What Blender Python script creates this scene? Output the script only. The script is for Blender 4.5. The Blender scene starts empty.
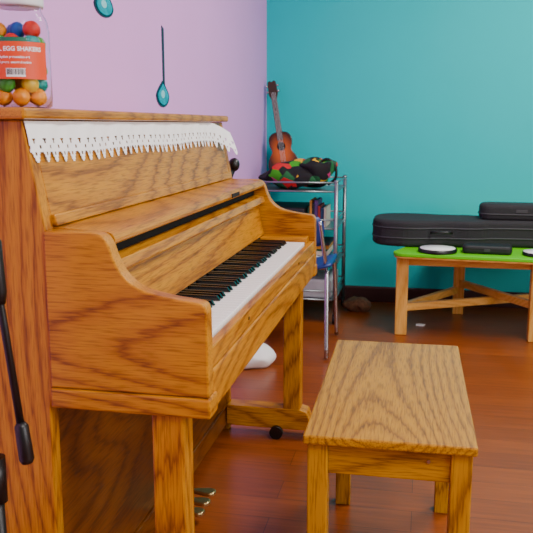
import bpy, bmesh, math, random
from mathutils import Vector, Matrix, noise
random.seed(7)
scene = bpy.context.scene
COL = scene.collection

def lin(c):
    return tuple((v/12.92 if v <= .04045 else ((v+.055)/1.055)**2.4) for v in [x/255 for x in c]) + (1,)

# ---------------------------------------------------------------- materials
def new_mat(name):
    m = bpy.data.materials.new(name); m.use_nodes = True
    nt = m.node_tree
    return m, nt, nt.nodes['Principled BSDF']

def plain(name, c, rough=.5, metal=0, spec=.5, noise_amt=.06, nscale=30, bump=0.0, coat=0):
    m, nt, b = new_mat(name)
    N, L = nt.nodes, nt.links
    tc = N.new('ShaderNodeTexCoord'); n = N.new('ShaderNodeTexNoise')
    n.inputs['Scale'].default_value = nscale; n.inputs['Detail'].default_value = 3
    L.new(tc.outputs['Object'], n.inputs['Vector'])
    mix = N.new('ShaderNodeMix'); mix.data_type = 'RGBA'
    base = lin(c)
    mix.inputs[6].default_value = tuple(v*(1-noise_amt*2) for v in base[:3])+(1,)
    mix.inputs[7].default_value = tuple(min(1, v*(1+noise_amt*2)) for v in base[:3])+(1,)
    L.new(n.outputs['Fac'], mix.inputs[0]); L.new(mix.outputs[2], b.inputs['Base Color'])
    b.inputs['Roughness'].default_value = rough; b.inputs['Metallic'].default_value = metal
    b.inputs['Specular IOR Level'].default_value = spec
    b.inputs['Coat Weight'].default_value = coat
    if bump:
        bp = N.new('ShaderNodeBump'); bp.inputs['Strength'].default_value = bump; bp.inputs['Distance'].default_value = .01
        L.new(n.outputs['Fac'], bp.inputs['Height']); L.new(bp.outputs[0], b.inputs['Normal'])
    return m

def wood(name, axis, c_lo, c_mid, c_hi, rings=38, freq=2.0, rough=.36, pores=.38, coat=.08, stretch=.2, jitter=.8, spec=.35):
    m, nt, b = new_mat(name)
    N, L = nt.nodes, nt.links
    tc = N.new('ShaderNodeTexCoord')
    mp = N.new('ShaderNodeMapping')
    s = [1.0, 1.0, 1.0]; s[axis] = stretch
    mp.inputs['Scale'].default_value = s
    L.new(tc.outputs['Object'], mp.inputs['Vector'])
    n = N.new('ShaderNodeTexNoise'); n.inputs['Scale'].default_value = freq
    n.inputs['Detail'].default_value = 1.2; n.inputs['Roughness'].default_value = .35
    L.new(mp.outputs[0], n.inputs['Vector'])
    mu = N.new('ShaderNodeMath'); mu.operation = 'MULTIPLY'; mu.inputs[1].default_value = rings
    L.new(n.outputs['Fac'], mu.inputs[0])
    mp2 = N.new('ShaderNodeMapping'); s2 = [160.0]*3; s2[axis] = 9.0
    mp2.inputs['Scale'].default_value = s2
    L.new(tc.outputs['Object'], mp2.inputs['Vector'])
    n2 = N.new('ShaderNodeTexNoise'); n2.inputs['Scale'].default_value = 1; n2.inputs['Detail'].default_value = 3
    L.new(mp2.outputs[0], n2.inputs['Vector'])
    ad = N.new('ShaderNodeMath'); ad.operation = 'MULTIPLY_ADD'; ad.inputs[1].default_value = jitter
    L.new(n2.outputs['Fac'], ad.inputs[0]); L.new(mu.outputs[0], ad.inputs[2])
    fr = N.new('ShaderNodeMath'); fr.operation = 'FRACT'; L.new(ad.outputs[0], fr.inputs[0])
    r = N.new('ShaderNodeValToRGB'); e = r.color_ramp.elements
    e[0].position = 0; e[0].color = lin(c_mid)
    e[1].position = 1; e[1].color = lin(c_mid)
    x = e.new(.12); x.color = lin(c_lo)
    x = e.new(.30); x.color = lin(c_mid)
    x = e.new(.65); x.color = lin(c_hi)
    L.new(fr.outputs[0], r.inputs[0])
    mp3 = N.new('ShaderNodeMapping'); s3 = [330.0]*3; s3[axis] = 18.0
    mp3.inputs['Scale'].default_value = s3
    L.new(tc.outputs['Object'], mp3.inputs['Vector'])
    n3 = N.new('ShaderNodeTexNoise'); n3.inputs['Scale'].default_value = 1; n3.inputs['Detail'].default_value = 2
    L.new(mp3.outputs[0], n3.inputs['Vector'])
    r3 = N.new('ShaderNodeValToRGB'); r3.color_ramp.elements[0].position = .34; r3.color_ramp.elements[1].position = .52
    v = 1-pores
    r3.color_ramp.elements[0].color = (v, v*.93, v*.85, 1); r3.color_ramp.elements[1].color = (1, 1, 1, 1)
    L.new(n3.outputs['Fac'], r3.inputs[0])
    mix = N.new('ShaderNodeMix'); mix.data_type = 'RGBA'; mix.blend_type = 'MULTIPLY'; mix.inputs[0].default_value = 1
    L.new(r.outputs[0], mix.inputs[6]); L.new(r3.outputs[0], mix.inputs[7])
    L.new(mix.outputs[2], b.inputs['Base Color'])
    b.inputs['Roughness'].default_value = rough; b.inputs['Specular IOR Level'].default_value = spec
    b.inputs['Coat Weight'].default_value = coat; b.inputs['Coat Roughness'].default_value = .2
    bp = N.new('ShaderNodeBump'); bp.inputs['Strength'].default_value = .08; bp.inputs['Distance'].default_value = .002
    L.new(n3.outputs['Fac'], bp.inputs['Height']); L.new(bp.outputs[0], b.inputs['Normal'])
    return m

LO, MID, HI = (138, 76, 0), (184, 116, 2), (198, 132, 4)
WX = wood('oak_grain_x', 0, LO, MID, HI)
WY = wood('oak_grain_y', 1, LO, MID, HI, coat=.2)
WZ = wood('oak_grain_z', 2, LO, MID, HI)
WD = wood('oak_shaded_panel', 1, (96, 46, 1), (124, 66, 2), (136, 76, 3))  # same oak darkened, shade beneath the key bed painted into the colour
BL, BM_, BH = (134, 82, 0), (176, 120, 2), (190, 134, 5)
BW = wood('bench_oak', 1, BL, BM_, BH, freq=2.6, coat=.2)
BWX = wood('bench_oak_x', 0, BL, BM_, BH)
BWZ = wood('bench_oak_z', 2, BL, BM_, BH)
PINE = wood('pine', 2, (212, 150, 60), (226, 170, 78), (236, 182, 92), pores=.15)
PINEX = wood('pine_x', 0, (212, 150, 60), (226, 170, 78), (236, 182, 92), pores=.15)
BLACK = plain('black_plastic', (10, 10, 12), .4)
EBONY = plain('ebony_keys', (8, 7, 8), .25)
IVORY = plain('ivory_keys', (254, 253, 252), .2, noise_amt=.001)
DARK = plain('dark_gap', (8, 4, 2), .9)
BRASS = plain('brass', (200, 175, 120), .3, metal=1)
CHROME = plain('chrome', (190, 195, 200), .25, metal=1)
STEEL = plain('cart_steel', (150, 155, 160), .35, metal=.9)
LACE = plain('white_lace', (254, 254, 255), .8, noise_amt=.001)
FABRIC = plain('black_nylon', (36, 36, 40), .85, noise_amt=.25, nscale=250, bump=.3)
FABRIC2 = plain('black_pouch_nylon', (18, 18, 22), .6, noise_amt=.1)
TRIM = plain('case_trim', (54, 54, 60), .6)
GREEN = plain('green_laminate', (96, 206, 0), .35, noise_amt=.02)
BLUE = plain('blue_plastic', (26, 56, 130), .4)
WHITE = plain('white_material', (246, 246, 244), .6, noise_amt=.02)
BROWN = plain('brown_cloth', (110, 75, 50), .95, noise_amt=.4, nscale=60, bump=.5)
CYAN = plain('decal_cyan', (0, 160, 180), .3, noise_amt=.3, nscale=25)
DTEAL = plain('decal_outline', (6, 40, 60), .4)

# ---------------------------------------------------------------- helpers
def empty(name, loc=(0, 0, 0)):
    o = bpy.data.objects.new(name, None); o.location = loc; o.empty_display_size = .1
    COL.objects.link(o); return o

def finish(name, bm, mat, parent=None, bevel=0, smooth=False, seg=2, subsurf=0, loc=None):
    off = Vector(parent.location) if parent else Vector((0, 0, 0))
    if loc is not None and parent is None: off = Vector(loc)
    bmesh.ops.recalc_face_normals(bm, faces=bm.faces)
    bmesh.ops.translate(bm, verts=bm.verts, vec=-off)
    me = bpy.data.meshes.new(name); bm.to_mesh(me); bm.free()
    o = bpy.data.objects.new(name, me); COL.objects.link(o)
    if isinstance(mat, (list, tuple)):
        for m in mat: me.materials.append(m)
    else: me.materials.append(mat)
    if parent: o.parent = parent
    elif loc is not None: o.location = off
    if smooth:
        for p in me.polygons: p.use_smooth = True
    if bevel:
        b = o.modifiers.new('bevel', 'BEVEL'); b.width = bevel; b.segments = seg; b.limit_method = 'ANGLE'; b.angle_limit = math.radians(35)
    if subsurf:
        s = o.modifiers.new('sub', 'SUBSURF'); s.levels = subsurf; s.render_levels = subsurf
    return o

def bm_box(bm, x0, x1, y0, y1, z0, z1, mi=0):
    vs = [bm.verts.new((x, y, z)) for x in (x0, x1) for y in (y0, y1) for z in (z0, z1)]
    for f in ((0, 1, 3, 2), (4, 6, 7, 5), (0, 4, 5, 1), (2, 3, 7, 6), (0, 2, 6, 4), (1, 5, 7, 3)):
        fc = bm.faces.new([vs[i] for i in f]); fc.material_index = mi

def box(name, x0, x1, y0, y1, z0, z1, mat, parent=None, bevel=.003, loc=None):
    bm = bmesh.new(); bm_box(bm, x0, x1, y0, y1, z0, z1)
    return finish(name, bm, mat, parent, bevel, loc=loc)

def bm_prism(bm, pts, axis, a0, a1, mi=0):
    def P(p, a):
        return {'x': (a, p[0], p[1]), 'y': (p[0], a, p[1]), 'z': (p[0], p[1], a)}[axis]
    A = [bm.verts.new(P(p, a0)) for p in pts]; B = [bm.verts.new(P(p, a1)) for p in pts]
    bm.faces.new(A).material_index = mi; bm.faces.new(B[::-1]).material_index = mi
    n = len(pts)
    for i in range(n):
        bm.faces.new((A[i], B[i], B[(i+1) % n], A[(i+1) % n])).material_index = mi

def prism(name, pts, axis, a0, a1, mat, parent=None, bevel=.003, seg=2, smooth=False, loc=None):
    bm = bmesh.new(); bm_prism(bm, pts, axis, a0, a1)
    return finish(name, bm, mat, parent, bevel, seg=seg, smooth=smooth, loc=loc)

def catmull(pts, n=6, closed=False):
    out = []; m = len(pts)
    rng = range(m) if closed else range(m-1)
    for i in rng:
        if closed: p = [Vector(pts[(i+k-1) % m]) for k in range(4)]
        else: p = [Vector(pts[max(0, min(m-1, i+k-1))]) for k in range(4)]
        for j in range(n):
            t = j/n
            out.append(.5*((2*p[1])+(-p[0]+p[2])*t+(2*p[0]-5*p[1]+4*p[2]-p[3])*t*t+(-p[0]+3*p[1]-3*p[2]+p[3])*t**3))
    if not closed: out.append(Vector(pts[-1]))
    return [tuple(v) for v in out]

def bm_tube(bm, pts, r, seg=10, closed=False, mi=0):
    pts = [Vector(p) for p in pts]; n = len(pts)
    rs = r if isinstance(r, (list, tuple)) else [r]*n
    rings = []; prev = None
    for i in range(n):
        if closed: t = (pts[(i+1) % n]-pts[i-1]).normalized()
        else: t = (pts[min(n-1, i+1)]-pts[max(0, i-1)]).normalized()
        if prev is None:
            u = t.orthogonal().normalized()
        else:
            u = (prev - t*prev.dot(t))
            u = u.normalized() if u.length > 1e-6 else t.orthogonal().normalized()
        prev = u; w = t.cross(u)
        rings.append([bm.verts.new(pts[i]+rs[i]*(math.cos(2*math.pi*k/seg)*u+math.sin(2*math.pi*k/seg)*w)) for k in range(seg)])
    for i in range(n if closed else n-1):
        A = rings[i]; B = rings[(i+1) % n]
        for k in range(seg):
            f = bm.faces.new((A[k], A[(k+1) % seg], B[(k+1) % seg], B[k])); f.smooth = True; f.material_index = mi
    if not closed:
        bm.faces.new(rings[0][::-1]).material_index = mi; bm.faces.new(rings[-1]).material_index = mi

def tube(name, pts, r, mat, parent=None, seg=10, closed=False):
    bm = bmesh.new(); bm_tube(bm, pts, r, seg, closed)
    return finish(name, bm, mat, parent)

def bm_lathe(bm, prof, c, seg=32, mi=0):
    rings = []
    for (r, z) in prof:
        if r < 1e-5: rings.append([bm.verts.new((c[0], c[1], c[2]+z))])
        else: rings.append([bm.verts.new((c[0]+r*math.cos(2*math.pi*k/seg), c[1]+r*math.sin(2*math.pi*k/seg), c[2]+z)) for k in range(seg)])
    for A, B in zip(rings, rings[1:]):
        for k in range(seg):
            a, b = A[k % len(A)], A[(k+1) % len(A)]; c2, d = B[(k+1) % len(B)], B[k % len(B)]
            vs = []
            for v in (a, b, c2, d):
                if v not in vs: vs.append(v)
            if len(vs) >= 3:
                f = bm.faces.new(vs); f.smooth = True; f.material_index = mi

def lathe(name, prof, c, mat, parent=None, seg=32, bevel=0, loc=None):
    bm = bmesh.new(); bm_lathe(bm, prof, c, seg)
    return finish(name, bm, mat, parent, bevel, loc=loc)

def bm_ball(bm, c, r, mi=0, sub=3, rot=None):
    M = Matrix.Translation(c)
    if rot: M = M @ rot
    M = M @ Matrix.Diagonal((r[0], r[1], r[2], 1))
    res = bmesh.ops.create_icosphere(bm, subdivisions=sub, radius=1, matrix=M)
    fs = set(f for v in res['verts'] for f in v.link_faces)
    for f in fs: f.smooth = True; f.material_index = mi
    return res['verts']

# ---------------------------------------------------------------- room
XL, YB, XR, YF, ZC = -1.0, 4.92, 3.4, -2.6, 2.75
def wallmat(name, c, amt=.02):
    m = plain(name, c, .75, noise_amt=amt, nscale=2.5, spec=.3)
    nt = m.node_tree; N, L = nt.nodes, nt.links
    n = N.new('ShaderNodeTexNoise'); n.inputs['Scale'].default_value = 180; n.inputs['Detail'].default_value = 2
    tc = N.new('ShaderNodeTexCoord'); L.new(tc.outputs['Object'], n.inputs['Vector'])
    bp = N.new('ShaderNodeBump'); bp.inputs['Strength'].default_value = .08; bp.inputs['Distance'].default_value = .003
    L.new(n.outputs['Fac'], bp.inputs['Height']); L.new(bp.outputs[0], nt.nodes['Principled BSDF'].inputs['Normal'])
    return m
PURPLE = wallmat('purple_paint', (232, 168, 238))
TEAL = wallmat('teal_paint', (0, 202, 204))
CEIL = wallmat('ceiling_paint', (235, 232, 225))
CREAM = wallmat('cream_paint', (225, 215, 200))

fm, nt, b = new_mat('floor_planks'); N, L = nt.nodes, nt.links
tc = N.new('ShaderNodeTexCoord')
br = N.new('ShaderNodeTexBrick'); br.inputs['Scale'].default_value = 1
br.inputs['Brick Width'].default_value = 1.1; br.inputs['Row Height'].default_value = .12
br.inputs['Mortar Size'].default_value = .0010; br.inputs['Mortar Smooth'].default_value = .1
br.inputs['Color1'].default_value = lin((154, 74, 10)); br.inputs['Color2'].default_value = lin((136, 62, 7))
br.inputs['Mortar'].default_value = lin((86, 38, 10)); br.offset = .37
L.new(tc.outputs['Object'], br.inputs['Vector'])
mp = N.new('ShaderNodeMapping'); mp.inputs['Scale'].default_value = (4, 60, 1); L.new(tc.outputs['Object'], mp.inputs[0])
n = N.new('ShaderNodeTexNoise'); n.inputs['Scale'].default_value = 1; n.inputs['Detail'].default_value = 5; n.inputs['Roughness'].default_value = .65
L.new(mp.outputs[0], n.inputs['Vector'])
r = N.new('ShaderNodeValToRGB'); r.color_ramp.elements[0].position = .3; r.color_ramp.elements[0].color = (.62, .58, .54, 1)
r.color_ramp.elements[1].position = .65; r.color_ramp.elements[1].color = (1.0, 1.0, 1.0, 1)
L.new(n.outputs['Fac'], r.inputs[0])
mx = N.new('ShaderNodeMix'); mx.data_type = 'RGBA'; mx.blend_type = 'MULTIPLY'; mx.inputs[0].default_value = 1
L.new(br.outputs['Color'], mx.inputs[6]); L.new(r.outputs[0], mx.inputs[7]); L.new(mx.outputs[2], b.inputs['Base Color'])
b.inputs['Roughness'].default_value = .33; b.inputs['Coat Weight'].default_value = .12; b.inputs['Coat Roughness'].default_value = .2
bp = N.new('ShaderNodeBump'); bp.inputs['Strength'].default_value = .1; bp.inputs['Distance'].default_value = .002
L.new(n.outputs['Fac'], bp.inputs['Height']); L.new(bp.outputs[0], b.inputs['Normal'])

box('floor', XL-.1, XR+.1, YF, YB+.1, -.1, 0, fm, bevel=0)
box('wall_left', XL-.1, XL, YF, YB+.1, 0, ZC, PURPLE, bevel=0)
box('wall_back', XL, XR+.1, YB, YB+.1, 0, ZC, TEAL, bevel=0)
box('wall_right', XR, XR+.1, YF, YB, 0, ZC, CREAM, bevel=0)
box('ceiling', XL-.1, XR+.1, YF, YB+.1, ZC, ZC+.1, CEIL, bevel=0)
BBM = plain('maroon_baseboard', (54, 18, 18), .5)
prism('baseboard_back', [(YB, 0), (YB-.014, 0), (YB-.014, .09), (YB-.006, .1), (YB, .1)], 'x', XL, XR, BBM, bevel=.002)
prism('baseboard_left', [(XL, 0), (XL+.014, 0), (XL+.014, .09), (XL+.006, .1), (XL, .1)], 'y', YF, YB-.014, BBM, bevel=.002)

# ---------------------------------------------------------------- piano
Y0, Y1 = 1.28, 2.695
piano = empty('upright_piano', (-.68, 1.99, 0))
SX = -.672     # front of case
XBk = -.975
side = [(XBk, 0), (-.685, 0), (-.680, .60), (SX, .64), (SX, .94), (-.708, 1.138), (XBk, 1.138)]
prism('side_panel_near', side, 'y', Y0+.004, Y0+.036, WZ, piano)
prism('side_panel_far', side, 'y', Y1-.036, Y1-.004, WZ, piano)
curve = catmull([(-.368, .80), (-.375, .815), (-.40, .820), (-.435, .8245), (-.491, .838), (-.524, .863), (-.541, .893), (-.550, .918), (-.563, .934), (-.585, .939)], 6)
arm = [(SX-.003, .642), (-.366, .642)] + curve + [(SX-.003, .939)]
prism('arm_near', arm, 'y', Y0-.002, Y0+.034, WX, piano, bevel=.0035)
prism('arm_far', arm, 'y', Y1-.034, Y1+.002, WX, piano, bevel=.0035)
box('arm_molding_near', SX-.004, -.363, Y0-.005, Y0+.05, .602, .641, WX, piano, .005)
box('arm_molding_far', SX-.004, -.363, Y1-.05, Y1+.005, .602, .641, WX, piano, .005)
box('key_bed', SX-.01, -.367, Y0+.035, Y1-.035, .606, .684, WY, piano, .004)
box('key_slip', -.389, -.370, Y0+.035, Y1-.035, .686, .727, WY, piano, .003)
box('cheek_block_near', -.55, -.389, Y0+.034, 1.356, .684, .745, WX, piano, .003)
box('cheek_block_far', -.55, -.389, 2.588, Y1-.034, .684, .745, WX, piano, .003)
for yy in (1.62, 2.32):
    tube('slip_screw', [(-.371, yy, .707), (-.3685, yy, .707)], .004, DARK, piano, 10)
box('lid', XBk-.005, -.690, Y0-.016, Y1+.018, 1.139, 1.160, WY, piano, .006)
box('back_board', XBk, XBk+.02, Y0+.036, Y1-.036, .05, 1.138, WZ, piano)
prism('upper_panel', [(-.674, .950), (-.709, 1.138), (-.727, 1.138), (-.692, .950)], 'y', Y0+.036, Y1-.036, WY, piano)
prism('music_ledge_rail', [(-.664, .944), (-.669, .966), (-.69, .966), (-.69, .944)], 'y', Y0+.036, Y1-.036, WY, piano)
prism('music_ledge', [(-.70, .914), (-.562, .910), (-.553, .915), (-.551, .922), (-.555, .931), (-.564, .936), (-.70, .944)], 'y', Y0+.036, Y1-.036, WY, piano, .001)
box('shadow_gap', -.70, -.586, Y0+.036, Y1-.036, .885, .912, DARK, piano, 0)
prism('fallboard_lip', [(-.585, .860), (-.551, .856), (-.545, .862), (-.551, .882), (-.585, .886)], 'y', Y0+.040, Y1-.040, WY, piano, .002)
prism('fallboard', [(-.549, .745), (-.570, .862), (-.60, .864), (-.60, .745)], 'y', Y0+.036, Y1-.036, WY, piano, .002)
box('name_plate', -.5525, -.5495, 2.20, 2.29, .917, .929, DARK, piano, .0005)
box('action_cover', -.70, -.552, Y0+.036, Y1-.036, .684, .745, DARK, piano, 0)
# keys
bm = bmesh.new(); K0 = 1.356; kp = 1.226/52
for i in range(52):
    y = K0+i*kp
    bm_box(bm, -.552, -.3925, y+.0004, y+kp-.0004, .712, .733)
finish('white_keys', bm, IVORY, piano, .0012)
bm = bmesh.new()
names = 'ABCDEFG'
for i in range(51):
    nm = names[i % 7]
    if nm in 'ACDFG':
        y = K0+(i+1)*kp; w = .0052
        vs = [(-.552, .734), (-.552, .7455), (-.453, .745), (-.4455, .734)]
        bm_prism(bm, vs, 'y', y-w, y+w)
finish('black_keys', bm, EBONY, piano, .001)
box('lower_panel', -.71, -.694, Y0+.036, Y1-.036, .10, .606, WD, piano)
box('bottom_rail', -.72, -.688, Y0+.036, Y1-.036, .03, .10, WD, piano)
for tag, ya, yb in (('near', Y0+.006, Y0+.066), ('far', Y1-.072, Y1-.012)):
    dx = -.012 if tag == 'near' else -.004
    box('leg_'+tag, -.468+dx, -.406+dx, ya, yb, .11, .606, WZ, piano, .004)
    prism('toe_'+tag, [(-.684, .035), (-.375, .035), (-.370, .06), (-.385, .105), (-.41, .112), (-.684, .112)], 'y', ya-.004, yb+.004, WX, piano, .004)
    bm = bmesh.new()
    bm_tube(bm, [(-.495, ya-.022, .024), (-.495, ya-.002, .024)], .024, 20)
    bm_tube(bm, [(-.495, ya-.004, .024), (-.495, ya+.02, .04)], .01, 10)
    finish('caster_'+tag, bm, BLACK, piano)
for i, yy in enumerate((1.93, 1.99, 2.05)):
    bm = bmesh.new()
    sh = [(-.70, yy-.008), (-.64, yy-.009), (-.605, yy-.018), (-.585, yy-.02), (-.573, yy-.012), (-.57, yy), (-.573, yy+.012), (-.585, yy+.02), (-.605, yy+.018), (-.64, yy+.009), (-.70, yy+.008)]
    bm_prism(bm, sh, 'z', .05, .062)
    finish('pedal_%d' % (i+1), bm, BRASS, piano, .004)

# lace runner
bm = bmesh.new()
cs = .0032; ncol = int(1.375/cs); nrow = 27
per = 12
teeth = [18, 18, 19, 21, 23, 24, 24, 23, 21, 19, 18, 18]
def lace_on(i, j):
    k = i % per
    if j >= teeth[k]: return False
    if j in (14, 15) and k in (0, 11): return False
    if j in (18, 19) and k in (5, 6): return False
    if j in (10,) and k in (4, 5, 6, 7): return False
    if j in (11, 12) and k in (5, 6): return False
    return True
def lace_pt(i, j):
    s = i*cs; y = Y0+.006+s
    z = 1.136-j*.0031
    x = -.7045+(1.136-z)*.18 + .0015*math.sin(s*31)+.001*math.sin(s*77+j*.2)
    e = max(0, (s-1.22)/.18)
    x += .045*e**1.5 + .025*e*e*(j/nrow)
    z -= .045*e**1.6
    z -= .006*math.sin(s*6)**2*(j/nrow)
    return (x, y, z)
vd = {}
def lv(i, j):
    if (i, j) not in vd: vd[(i, j)] = bm.verts.new(lace_pt(i, j))
    return vd[(i, j)]
for i in range(ncol):
    for j in range(nrow):
        if lace_on(i, j): bm.faces.new((lv(i, j), lv(i+1, j), lv(i+1, j+1), lv(i, j+1)))
lo = finish('lace_runner', bm, LACE, None, loc=(-.69, 1.99, 1.1))
sm = lo.modifiers.new('thick', 'SOLIDIFY'); sm.thickness = .0008

# ---------------------------------------------------------------- bench
BX = -.055
bench = empty('piano_bench', (BX, 1.85, 0))
bx0, bx1, by0, by1 = BX-.1755, BX+.1755, 1.85-.365, 1.85+.368
box('seat_top', bx0, bx1, by0, by1, .480, .500, BW, bench, .004)
lx = .043
for i, (ax, ay) in enumerate(((bx0+.008, by0+.012), (bx1-.008-lx, by0+.012), (bx0+.008, by1-.012-lx), (bx1-.008-lx, by1-.012-lx))):
    box('leg_%d' % (i+1), ax, ax+lx, ay, ay+lx, 0, .480, BWZ, bench, .003)
box('apron_near', bx0+.05, bx1-.05, by0+.02, by0+.038, .412, .480, BWX, bench, .002)
box('apron_far', bx0+.05, bx1-.05, by1-.038, by1-.02, .412, .480, BWX, bench, .002)
box('apron_side_left', bx0+.016, bx0+.034, by0+.05, by1-.05, .412, .480, BW, bench, .002)
box('apron_side_right', bx1-.034, bx1-.016, by0+.05, by1-.05, .412, .480, BW, bench, .002)
tube('bolt', [(bx1-.095, by0+.021, .455), (bx1-.095, by0+.017, .455)], .004, CHROME, bench)
bench.rotation_euler = (0, 0, math.radians(.8))

# ---------------------------------------------------------------- egg shaker jar
jar_c = (-.80, 1.455, 1.1605)
jar = empty('egg_shaker_jar', jar_c)
gm, nt, b = new_mat('clear_plastic')
b.inputs['Base Color'].default_value = (.95, .97, .98, 1); b.inputs['Roughness'].default_value = .06
b.inputs['Transmission Weight'].default_value = 1; b.inputs['IOR'].default_value = 1.12
R = .062
prof = [(0, .002), (R-.008, 0), (R-.001, .006), (R, .02), (R, .150), (R-.004, .172), (R-.012, .186), (R-.014, .192), (R-.014, .206),
        (R-.0155, .206), (R-.0155, .192), (R-.0135, .185), (R-.0058, .171), (R-.0018, .150), (R-.0018, .02), (R-.008, .004), (0, .004)]
lathe('jar_body', prof, jar_c, gm, jar, 48)
bm = bmesh.new()
bm_lathe(bm, [(0, .196), (R-.010, .196), (R-.009, .2), (R-.009, .218), (R-.012, .222), (0, .222)], jar_c, 48)
finish('jar_lid', bm, plain('jar_lid_white', (225, 225, 230), .35), jar)
eggcols = [(246, 148, 0), (0, 150, 140), (20, 90, 180), (70, 170, 50), (215, 40, 25), (246, 200, 0)]
eggm = [plain('egg_%d' % i, c, .35, noise_amt=.02) for i, c in enumerate(eggcols)]
bm = bmesh.new()
for lay in range(6):
    z = .022+lay*.026
    for k in range(6 if lay % 2 == 0 else 5):
        a = k*2*math.pi/(6 if lay % 2 == 0 else 5)+lay*.7
        rr = R-.0245
        mi = 0 if lay == 0 else random.choice([0, 1, 1, 2, 3, 4, 5, 0, 5, 3])
        if lay == 5 and k % 2: continue
        rot = Matrix.Rotation(random.random()*3, 4, 'X') if lay else None
        bm_ball(bm, (jar_c[0]+rr*math.cos(a), jar_c[1]+rr*math.sin(a), jar_c[2]+z), (.0175, .0175, .0185), mi, 2, rot)
    bm_ball(bm, (jar_c[0], jar_c[1], jar_c[2]+z), (.016, .016, .018), random.randrange(6), 2)
finish('eggs', bm, eggm, jar)
A0 = math.atan2(-jar_c[1], -jar_c[0])-.05
def wrap(x, z, rad): 
    a = A0+x/R
    return (jar_c[0]+rad*math.cos(a), jar_c[1]+rad*math.sin(a), jar_c[2]+z)
def bm_patch(bm, x0, x1, z0, z1, rad, mi=0, n=24):
    prev = None
    for i in range(n+1):
        x = x0+(x1-x0)*i/n
        cur = (bm.verts.new(wrap(x, z0, rad)), bm.verts.new(wrap(x, z1, rad)))
        if prev: bm.faces.new((prev[0], cur[0], cur[1], prev[1])).material_index = mi
        prev = cur
LM = [plain('label_orange', (226, 70, 16), .5, noise_amt=.02), plain('label_green', (20, 110, 80), .5), plain('label_white', (246, 246, 246), .5), plain('label_black', (20, 20, 20), .5)]
bm = bmesh.new()
bm_patch(bm, -.085, .062, .056, .126, R+.0006, 0)
bm_patch(bm, -.085, .020, .126, .134, R+.0006, 1)
bm_patch(bm, -.022, .014, .060, .076, R+.0012, 2, 10)
for i in range(14):
    bm_patch(bm, -.020+i*.0025, -.020+i*.0025+random.choice((.0008, .0014)), .064, .075, R+.0018, 3, 1)
finish('label', bm, LM, jar)
def wrapped_text(name, body, size, zc, xc, mi):
    cu = bpy.data.curves.new(name, 'FONT'); cu.body = body; cu.size = size; cu.align_x = 'CENTER'; cu.align_y = 'CENTER'
    cu.offset = size*.03
    t = bpy.data.objects.new(name, cu); COL.objects.link(t)
    bpy.context.view_layer.update()
    me = bpy.data.meshes.new_from_object(t)
    bpy.data.objects.remove(t)
    bm = bmesh.new(); bm.from_mesh(me)
    for v in bm.verts:
        v.co = Vector(wrap(v.co.x+xc, v.co.y+zc, R+.0014))
    finish(name, bm, LM[mi], jar)
wrapped_text('label_text_main', 'MUSICAL EGG SHAKERS', .0115, .112, -.014, 2)
wrapped_text('label_text_small', 'rhythm percussion set', .0065, .097, -.006, 2)
wrapped_text('label_text_small_2', '24 pieces  assorted colors', .006, .087, -.006, 2)

# ---------------------------------------------------------------- microphone stand (foreground) and clip microphone
ms = empty('microphone_stand', (-.69, 1.10, 0))
bm = bmesh.new()
bm_tube(bm, [(-.69, 1.10, .02), (-.69, 1.10, .55)], .011, 14)
bm_tube(bm, [(-.69, 1.10, .50), (-.69, 1.10, .58)], .017, 14)
bm_tube(bm, [(-.69, 1.10, .58), (-.69, 1.10, .86)], .008, 14)
for a in (0.6, 2.7, 4.8):
    bm_tube(bm, [(-.69, 1.10, .16), (-.69+.25*math.cos(a), 1.10+.15*math.sin(a), .012)], .008, 8)
    bm_tube(bm, [(-.69+.23*math.cos(a), 1.10+.14*math.sin(a), .024), (-.69+.26*math.cos(a), 1.10+.16*math.sin(a), .012)], .0115, 8)
bm_tube(bm, [(-.657, 1.075, .965), (-.655, 1.08, .95), (-.651, 1.08, .87), (-.648, 1.08, .85)], [.006, .0125, .0125, .007], 14)
bm_tube(bm, [(-.69, 1.10, .86), (-.664, 1.085, .90)], .015, 14)
bm_tube(bm, [(-.69, 1.07, 1.15), (-.660, 1.078, .95), (-.646, 1.08, .82), (-.626, 1.08, .64)], .0065, 12)
bm_tube(bm, [(-.627, 1.08, .655), (-.626, 1.08, .648), (-.620, 1.08, .592), (-.619, 1.08, .585)], [.007, .0115, .0125, .009], 16)
finish('stand_body', bm, BLACK, ms)
mc = empty('microphone', (-.70, 2.74, .96))
bm = bmesh.new()
bm_tube(bm, [(-.72, 2.705, .90), (-.72, 2.735, .905), (-.705, 2.765, .93)], .008, 10)
bm_tube(bm, [(-.72, 2.692, .90), (-.72, 2.708, .90)], .014, 12)
bm_tube(bm, [(-.715, 2.765, .90), (-.690, 2.765, .975)], [.010, .014], 14)
bm_ball(bm, (-.684, 2.765, .985), (.021, .021, .025))
finish('body_and_clamp', bm, BLACK, mc)

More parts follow.
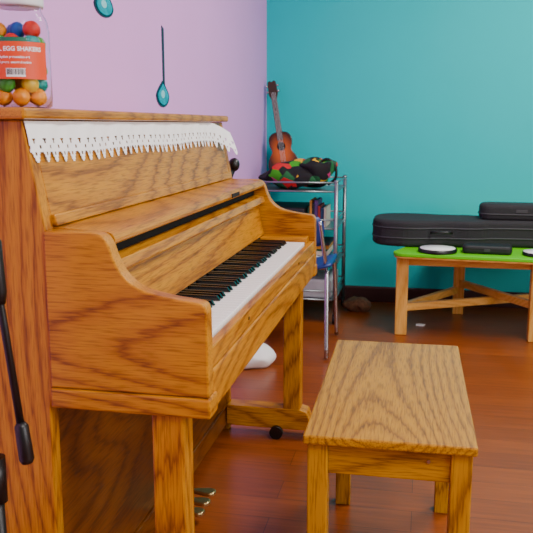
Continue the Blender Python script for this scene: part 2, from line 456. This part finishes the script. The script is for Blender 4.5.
# ---------------------------------------------------------------- wall note decals
def note_decal(y, z, ry, rz, stem=None, drop=0):
    g = empty('music_note_decal', (XL, y, z))
    def outline(k, up):
        pts = []
        for i in range(32):
            a = 2*math.pi*i/32
            yy = math.cos(a)*ry*k; zz = math.sin(a)*rz*k
            if zz > 0 and up: yy *= (1-.75*(zz/(rz*k))**1.3); zz *= 1+up
            pts.append((y+yy, z+zz))
        return pts
    prism('outline', outline(1, drop), 'x', XL, XL+.003, DTEAL, g, 0)
    prism('fill', outline(.8, drop), 'x', XL+.003, XL+.005, CYAN, g, 0)
    prism('highlight', [(y-ry*.1+ry*.28*math.cos(a*.524), z+rz*.1+rz*.35*math.sin(a*.524)) for a in range(12)], 'x', XL+.005, XL+.006, plain('decal_light', (150, 225, 235), .3), g, 0)
    if stem:
        y2, z2 = stem
        prism('stem', [(y+ry*.1, z+rz*.7), (y+ry*.35, z+rz*.7), (y2+.016, z2), (y2-.006, z2+.01)], 'x', XL, XL+.003, DTEAL, g, 0)
note_decal(2.90, 1.240, .075, .044, (2.91, 1.49), .25)
note_decal(2.36, 1.495, .075, .035, (2.38, 1.85), .7)

# ---------------------------------------------------------------- cart
cart = empty('utility_cart', (-.715, 4.52, 0))
cx0, cx1, cy0, cy1 = -.955, -.475, 4.29, 4.76
bm = bmesh.new()
for x in (cx0, cx1):
    for y in (cy0, cy1):
        bm_tube(bm, [(x, y, .06), (x, y, .815)], .012, 12)
        bm_ball(bm, (x, y, .815), (.014, .014, .012), 0, 2)
for z in (.14, .34, .55, .76):
    for dz in (0, .05):
        bm_tube(bm, [(cx0, cy0, z+dz), (cx1, cy0, z+dz)], .005, 8)
        bm_tube(bm, [(cx0, cy1, z+dz), (cx1, cy1, z+dz)], .005, 8)
        bm_tube(bm, [(cx0, cy0, z+dz), (cx0, cy1, z+dz)], .005, 8)
        bm_tube(bm, [(cx1, cy0, z+dz), (cx1, cy1, z+dz)], .005, 8)
    bm_box(bm, cx0, cx1, cy0, cy1, z-.004, z+.001)
finish('frame', bm, STEEL, cart)
bm = bmesh.new()
for x in (cx0, cx1):
    for y in (cy0, cy1):
        bm_tube(bm, [(x-.01, y, .03), (x+.01, y, .03)], .03, 18)
finish('casters', bm, BLACK, cart)
stuff = empty('storage_boxes', (-.71, 4.5, .14))
box('bin_1', -.93, -.72, 4.32, 4.70, .1415, .28, plain('bin_grey', (60, 65, 75), .6), stuff, .01)
box('bin_2', -.70, -.50, 4.32, 4.70, .1415, .25, plain('bin_white', (170, 170, 175), .6), stuff, .01)
box('bin_3', -.92, -.76, 4.33, 4.70, .3415, .44, plain('bin_dark', (22, 35, 40), .6), stuff, .01)
box('bin_4', -.92, -.66, 4.33, 4.70, .5515, .66, plain('bin_dark2', (34, 30, 36), .6), stuff, .01)
bkc = [(150, 40, 35), (35, 70, 110), (200, 190, 170), (40, 90, 60), (190, 130, 40), (30, 30, 36), (90, 60, 120)]
bkm = [plain('book_%d' % i, c, .6) for i, c in enumerate(bkc)]
bks = empty('books', (-.6, 4.5, .34))
bm = bmesh.new(); z = .3425
for k in range(6):
    h = random.uniform(.012, .026)
    bm_box(bm, -.74+random.uniform(0, .02), -.51-random.uniform(0, .03), 4.33+random.uniform(0, .02), 4.60, z, z+h, k % 7); z += h+.0005
x = -.645
for k in range(7):
    w_ = random.uniform(.010, .022); bm_box(bm, x, x+w_, 4.34+random.uniform(0, .02), 4.55, .5525, .5525+random.uniform(.10, .16), (k+3) % 7); x += w_+.001
    if x > -.52: break
finish('book_stack', bm, bkm, bks, .001)

# colourful bag
vm, nt, b = new_mat('patchwork_fabric'); N, L = nt.nodes, nt.links
tc = N.new('ShaderNodeTexCoord'); vo = N.new('ShaderNodeTexVoronoi'); vo.inputs['Scale'].default_value = 20
L.new(tc.outputs['Object'], vo.inputs['Vector'])
sp = N.new('ShaderNodeSeparateColor'); L.new(vo.outputs['Color'], sp.inputs[0])
r = N.new('ShaderNodeValToRGB'); r.color_ramp.interpolation = 'CONSTANT'; e = r.color_ramp.elements
e[0].color = lin((12, 12, 14)); e[1].position = .42; e[1].color = lin((60, 160, 20))
for p, c in ((.53, (205, 25, 30)), (.63, (15, 15, 18)), (.80, (235, 180, 20)), (.87, (20, 100, 50)), (.95, (190, 40, 110))):
    x = e.new(p); x.color = lin(c)
L.new(sp.outputs[0], r.inputs[0]); L.new(r.outputs[0], b.inputs['Base Color']); b.inputs['Roughness'].default_value = .8
bag = empty('patchwork_bag', (-.70, 4.45, .764))
bm = bmesh.new()
vs = bm_ball(bm, (-.745, 4.46, .835), (.21, .11, .08), 0, 4)
for v in vs:
    v.co += .04*noise.noise_vector(v.co*9)
vs = bm_ball(bm, (-.60, 4.44, .88), (.095, .09, .06), 0, 4)
for v in vs: v.co += .035*noise.noise_vector(v.co*13)
for v in bm.verts: v.co.z = max(v.co.z, .764)
finish('bag_body', bm, vm, bag)
tube('handle', catmull([(-.62, 4.42, .89), (-.55, 4.42, .935), (-.50, 4.42, .90), (-.495, 4.42, .83), (-.54, 4.43, .79)], 6), .008, BLACK, bag)

# ---------------------------------------------------------------- ukulele
uke = empty('ukulele', (0, 0, 0))
sm_, nt, b = new_mat('sunburst'); N, L = nt.nodes, nt.links
tc = N.new('ShaderNodeTexCoord'); mp = N.new('ShaderNodeMapping'); mp.inputs['Location'].default_value = (0, 0, -1.0); mp.inputs['Scale'].default_value = (11, 0, 7.6)
L.new(tc.outputs['Object'], mp.inputs[0])
gr = N.new('ShaderNodeTexGradient'); gr.gradient_type = 'SPHERICAL'; L.new(mp.outputs[0], gr.inputs[0])
r = N.new('ShaderNodeValToRGB'); e = r.color_ramp.elements
e[0].position = 0.15; e[0].color = lin((50, 12, 4)); e[1].position = .75; e[1].color = lin((205, 90, 10))
L.new(gr.outputs['Fac'], r.inputs[0]); L.new(r.outputs[0], b.inputs['Base Color']); b.inputs['Roughness'].default_value = .25
half = [(0, 0), (.04, .003), (.075, .025), (.088, .065), (.078, .105), (.058, .135), (.056, .155), (.066, .185), (.064, .215), (.045, .238), (.015, .246)]
ol = catmull(half, 4)
ol = ol + [(-x, z) for x, z in ol[::-1][:-1] if x > 1e-4]
prism('body', ol, 'y', 0, .055, [sm_], uke, .004)
prism('soundhole', [(.024*math.cos(a*.2618), .165+.024*math.sin(a*.2618)) for a in range(24)], 'y', -.002, .0, DARK, uke, 0)
NECK = plain('neck_wood', (52, 22, 12), .4)
prism('neck', [(-.018, .2), (.018, .2), (.0155, .43), (-.0155, .43)], 'y', -.006, .012, NECK, uke, .002)
prism('headstock', [(-.016, .425), (.016, .425), (.027, .455), (.024, .52), (.012, .528), (0, .521), (-.012, .528), (-.024, .52), (-.027, .455)], 'y', 0, .013, NECK, uke, .002)
box('bridge', -.035, .035, -.008, 0, .06, .074, NECK, uke, .001)
for sx in (-1, 1):
    for zz in (.468, .50):
        tube('tuner', [(sx*.024, .006, zz), (sx*.038, .006, zz)], .006, CHROME, uke, 8)
bm = bmesh.new()
for k in range(4):
    x = -.012+k*.008
    bm_tube(bm, [(x, -.008, .067), (x*.9, -.008, .46)], .0007, 5)
finish('strings', bm, WHITE, uke)
uke.scale = (1.08, 1.08, 1.16)
uke.location = (-.832, 4.685, .815)
uke.rotation_euler = (math.radians(-15.5), math.radians(-8.5), math.radians(12))

# ---------------------------------------------------------------- blue chair
ch = empty('school_chair', (-.64, 3.83, 0))
bm = bmesh.new()
for x in (-.83, -.435):
    sx = 1 if x > -.6 else -1
    bm_tube(bm, catmull([(x, 3.60, .008), (x-sx*.012, 3.68, .38), (x-sx*.015, 3.74, .425), (x-sx*.015, 3.93, .425), (x-sx*.010, 3.99, .38), (x, 4.05, .008)], 6), .011, 12)
    bm_tube(bm, catmull([(x-sx*.015, 3.80, .425), (x-sx*.02, 3.70, .44), (x-sx*.02, 3.645, .50), (x-sx*.04, 3.60, .68)], 6), .010, 12)
bm_tube(bm, [(-.82, 3.76, .425), (-.445, 3.76, .425)], .009, 10)
bm_tube(bm, [(-.82, 3.92, .425), (-.445, 3.92, .425)], .009, 10)
finish('frame', bm, CHROME, ch)
bm = bmesh.new()
nx, ny = 12, 10; g = []
for j in range(ny+1):
    row = []
    for i in range(nx+1):
        u = i/nx*2-1; v = j/ny
        w = .205*(1-.10*max(0, v*2-1)**2)
        row.append(bm.verts.new((-.632+u*w, 3.65+v*.40, .452-.012*(1-u*u)+.016*abs(u)**3-.02*max(0, v-.75)*4*(v-.75)*4)))
    g.append(row)
for j in range(ny):
    for i in range(nx): bm.faces.new((g[j][i], g[j][i+1], g[j+1][i+1], g[j+1][i]))
s = finish('seat', bm, BLUE, ch, smooth=True); q = s.modifiers.new('t', 'SOLIDIFY'); q.thickness = .014
bm = bmesh.new(); g = []
for j in range(7):
    row = []
    for i in range(nx+1):
        u = i/nx*2-1; v = j/6
        w = .175*(1-.15*abs(v*2-1)**3)
        row.append(bm.verts.new((-.632+u*w, 3.628-v*.035-.03*(1-u*u)+.012, .56+v*.14)))
    g.append(row)
for j in range(6):
    for i in range(nx): bm.faces.new((g[j][i], g[j][i+1], g[j+1][i+1], g[j+1][i]))
s = finish('backrest', bm, BLUE, ch, smooth=True); q = s.modifiers.new('t', 'SOLIDIFY'); q.thickness = .012

# ---------------------------------------------------------------- green table
tb = empty('green_table', (.4, 4.45, 0))
def rounded(poly, rad, n=6):
    out = []; m = len(poly)
    for i in range(m):
        p0, p, p1 = Vector(poly[i-1]), Vector(poly[i]), Vector(poly[(i+1) % m])
        a = p+(p0-p).normalized()*rad; c = p+(p1-p).normalized()*rad
        for k in range(n+1):
            t = k/n; out.append(tuple((1-t)**2*a+2*t*(1-t)*p+t*t*c))
    return out
top = rounded([(-.17, 4.05), (.74, 3.98), (1.05, 4.80), (.12, 4.86)], .10)
prism('table_top', top, 'z', .447, .465, GREEN, tb, .003)
prism('table_underlay', rounded([(-.165, 4.055), (.735, 3.985), (1.045, 4.795), (.125, 4.855)], .10), 'z', .437, .447, PINEX, tb, .002)
LEG = {'FL': (-.095, 4.16), 'FR': (.60, 4.15), 'BL': (.23, 4.70), 'BR': (.90, 4.70)}
for k, (x, y) in LEG.items():
    box('leg_'+k, x-.032, x+.032, y-.032, y+.032, 0, .437, PINE, tb, .005)
def beam(name, a, c, z0, z1, w, mat, par):
    a = Vector(a); c = Vector(c); d = (c-a).normalized(); nrm = Vector((-d.y, d.x))*w/2
    prism(name, [tuple(a+nrm), tuple(c+nrm), tuple(c-nrm), tuple(a-nrm)], 'z', z0, z1, mat, par, .002)
beam('apron_1', LEG['FL'], LEG['FR'], .385, .435, .022, PINEX, tb)
beam('apron_2', LEG['BL'], LEG['BR'], .385, .435, .022, PINEX, tb)
beam('apron_3', LEG['FL'], LEG['BL'], .385, .435, .022, PINEX, tb)
beam('apron_4', LEG['FR'], LEG['BR'], .385, .435, .022, PINEX, tb)
beam('stretcher_1', LEG['FL'], LEG['BR'], .13, .17, .03, PINEX, tb)
beam('stretcher_2', LEG['FR'], LEG['BL'], .171, .211, .03, PINEX, tb)
beam('stretcher_3', LEG['FL'], LEG['BL'], .13, .17, .03, PINEX, tb)

# gig bag
gb = empty('guitar_gig_bag', (.1, 4.46, .467))
hf = [(-.275, 4.43), (-.27, 4.52), (-.22, 4.60), (-.10, 4.635), (0, 4.625), (.09, 4.60), (.17, 4.595), (.25, 4.60), (.32, 4.58), (.38, 4.55), (.55, 4.54), (.80, 4.54), (.90, 4.52), (.93, 4.43)]
full = hf + [(x, 8.86-y) for x, y in hf[::-1][1:-1]]
full = [(x, y+.025) for x, y in full]
gol = catmull(full, 4, True)
prism('bag_body', gol, 'z', .4665, .612, FABRIC, gb, .022, 4)
bm = bmesh.new()
for zz in (.515, .570):
    bm_tube(bm, [(x, y, zz) for x, y in gol], .0045, 6, True)
finish('zipper_piping', bm, TRIM, gb)
prism('accessory_pocket', rounded([(.31, 4.37), (.92, 4.37), (.92, 4.54), (.31, 4.54)], .07), 'z', .608, .700, FABRIC, gb, .024, 4)
bm = bmesh.new()
bm_tube(bm, [(x, y, .645) for x, y in rounded([(.309, 4.369), (.921, 4.369), (.921, 4.541), (.309, 4.541)], .07)], .004, 6, True)
finish('pocket_zipper', bm, TRIM, gb)
box('pocket_label', .50, .56, 4.3665, 4.3715, .655, .672, TRIM, gb, .001)
tube('carry_handle', catmull([(.05, 4.262, .55), (.07, 4.235, .555), (.14, 4.235, .555), (.16, 4.262, .55)], 5), .007, BLACK, gb)

hd = empty('hand_drum', (.085, 4.13, .465))
lathe('rim', [(0, 0), (.10, 0), (.101, .004), (.101, .02), (0, .02)], (.085, 4.13, .4655), BLACK, hd, 40)
lathe('skin', [(0, .020), (.092, .0202), (.092, .023), (0, .0235)], (.085, 4.13, .4655), WHITE, hd, 40)
hd2 = empty('hand_drum.001', (.60, 4.12, .465))
lathe('rim', [(0, 0), (.085, 0), (.086, .004), (.086, .018), (0, .018)], (.60, 4.12, .4655), BLACK, hd2, 40)
lathe('skin', [(0, .018), (.082, .0182), (.082, .021), (0, .0215)], (.60, 4.12, .4655), WHITE, hd2, 40)
pc = empty('black_pouch', (.33, 4.16, .465))
prism('pouch', rounded([(.21, 4.10), (.46, 4.08), (.47, 4.21), (.22, 4.22)], .03), 'z', .4655, .51, FABRIC2, pc, .014, 3)
box('flap_buckle', .32, .35, 4.085, 4.09, .48, .495, TRIM, pc, .001)

# ---------------------------------------------------------------- floor items
def lump(name, c, r, mat, amp, fq):
    g = empty(name, (c[0], c[1], 0))
    bm = bmesh.new(); vs = bm_ball(bm, c, r, 0, 4)
    for v in vs:
        v.co += amp*noise.noise_vector(v.co*fq); v.co.z = max(v.co.z, .001)
    finish('folds', bm, mat, g, smooth=True)
lump('brown_plush_toy', (-.37, 4.64, .04), (.08, .07, .045), BROWN, .03, 16)
lump('white_cloth_bundle', (-.78, 3.45, .05), (.11, .1, .07), WHITE, .035, 11)
bm = bmesh.new()
P = [(-.03, -.02), (.02, -.025), (.035, .01), (.0, .025), (-.03, .015)]
bm_prism(bm, [(.01+x*.8, 4.36+y*.8) for x, y in P], 'z', .001, .006)
finish('paper_scrap', bm, WHITE, None, loc=(.01, 4.36, 0))

# ---------------------------------------------------------------- lights
EMW = plain('added_box_white', (235, 235, 235), .5)
def area(name, loc, rot, sx, sy, power, col):
    l = bpy.data.lights.new(name, 'AREA'); l.shape = 'RECTANGLE'; l.size = sx; l.size_y = sy; l.energy = power; l.color = col
    o = bpy.data.objects.new(name, l); o.location = loc; o.rotation_euler = rot; COL.objects.link(o); return o
for i, (x, y) in enumerate(((.9, .2), (.9, 3.2))):
    box('added_light_box' if i == 0 else 'added_light_box.001', x-.32, x+.32, y-.62, y+.62, ZC-.05, ZC-.001, EMW, bevel=.005, loc=(x, y, ZC))  # invented casing for the added overhead light, out of view
    area('added_fill_light_%d' % i, (x, y, ZC-.055), (0, 0, 0), .6, 1.2, 62 if i == 0 else 72, (1, .98, .92))  # overhead fill added to brighten the room, source unseen
area('window_light', (XR-.05, .0, 1.7), (0, math.radians(90), 0), 1.5, 2.0, 88, (.98, .98, 1))
w = bpy.data.worlds.new('World'); scene.world = w; w.use_nodes = True
w.node_tree.nodes['Background'].inputs[0].default_value = (1, .98, .95, 1); w.node_tree.nodes['Background'].inputs[1].default_value = .25

# ---------------------------------------------------------------- camera
cam = bpy.data.cameras.new('camera'); co = bpy.data.objects.new('camera', cam); COL.objects.link(co)
cam.sensor_width = 36; cam.lens = 770/533*36
co.location = (0, 0, 1.13)
co.rotation_euler = (math.radians(90-10.45), 0, math.radians(11.5))
cam.dof.use_dof = True; cam.dof.focus_distance = 2.1; cam.dof.aperture_fstop = 11
scene.camera = co
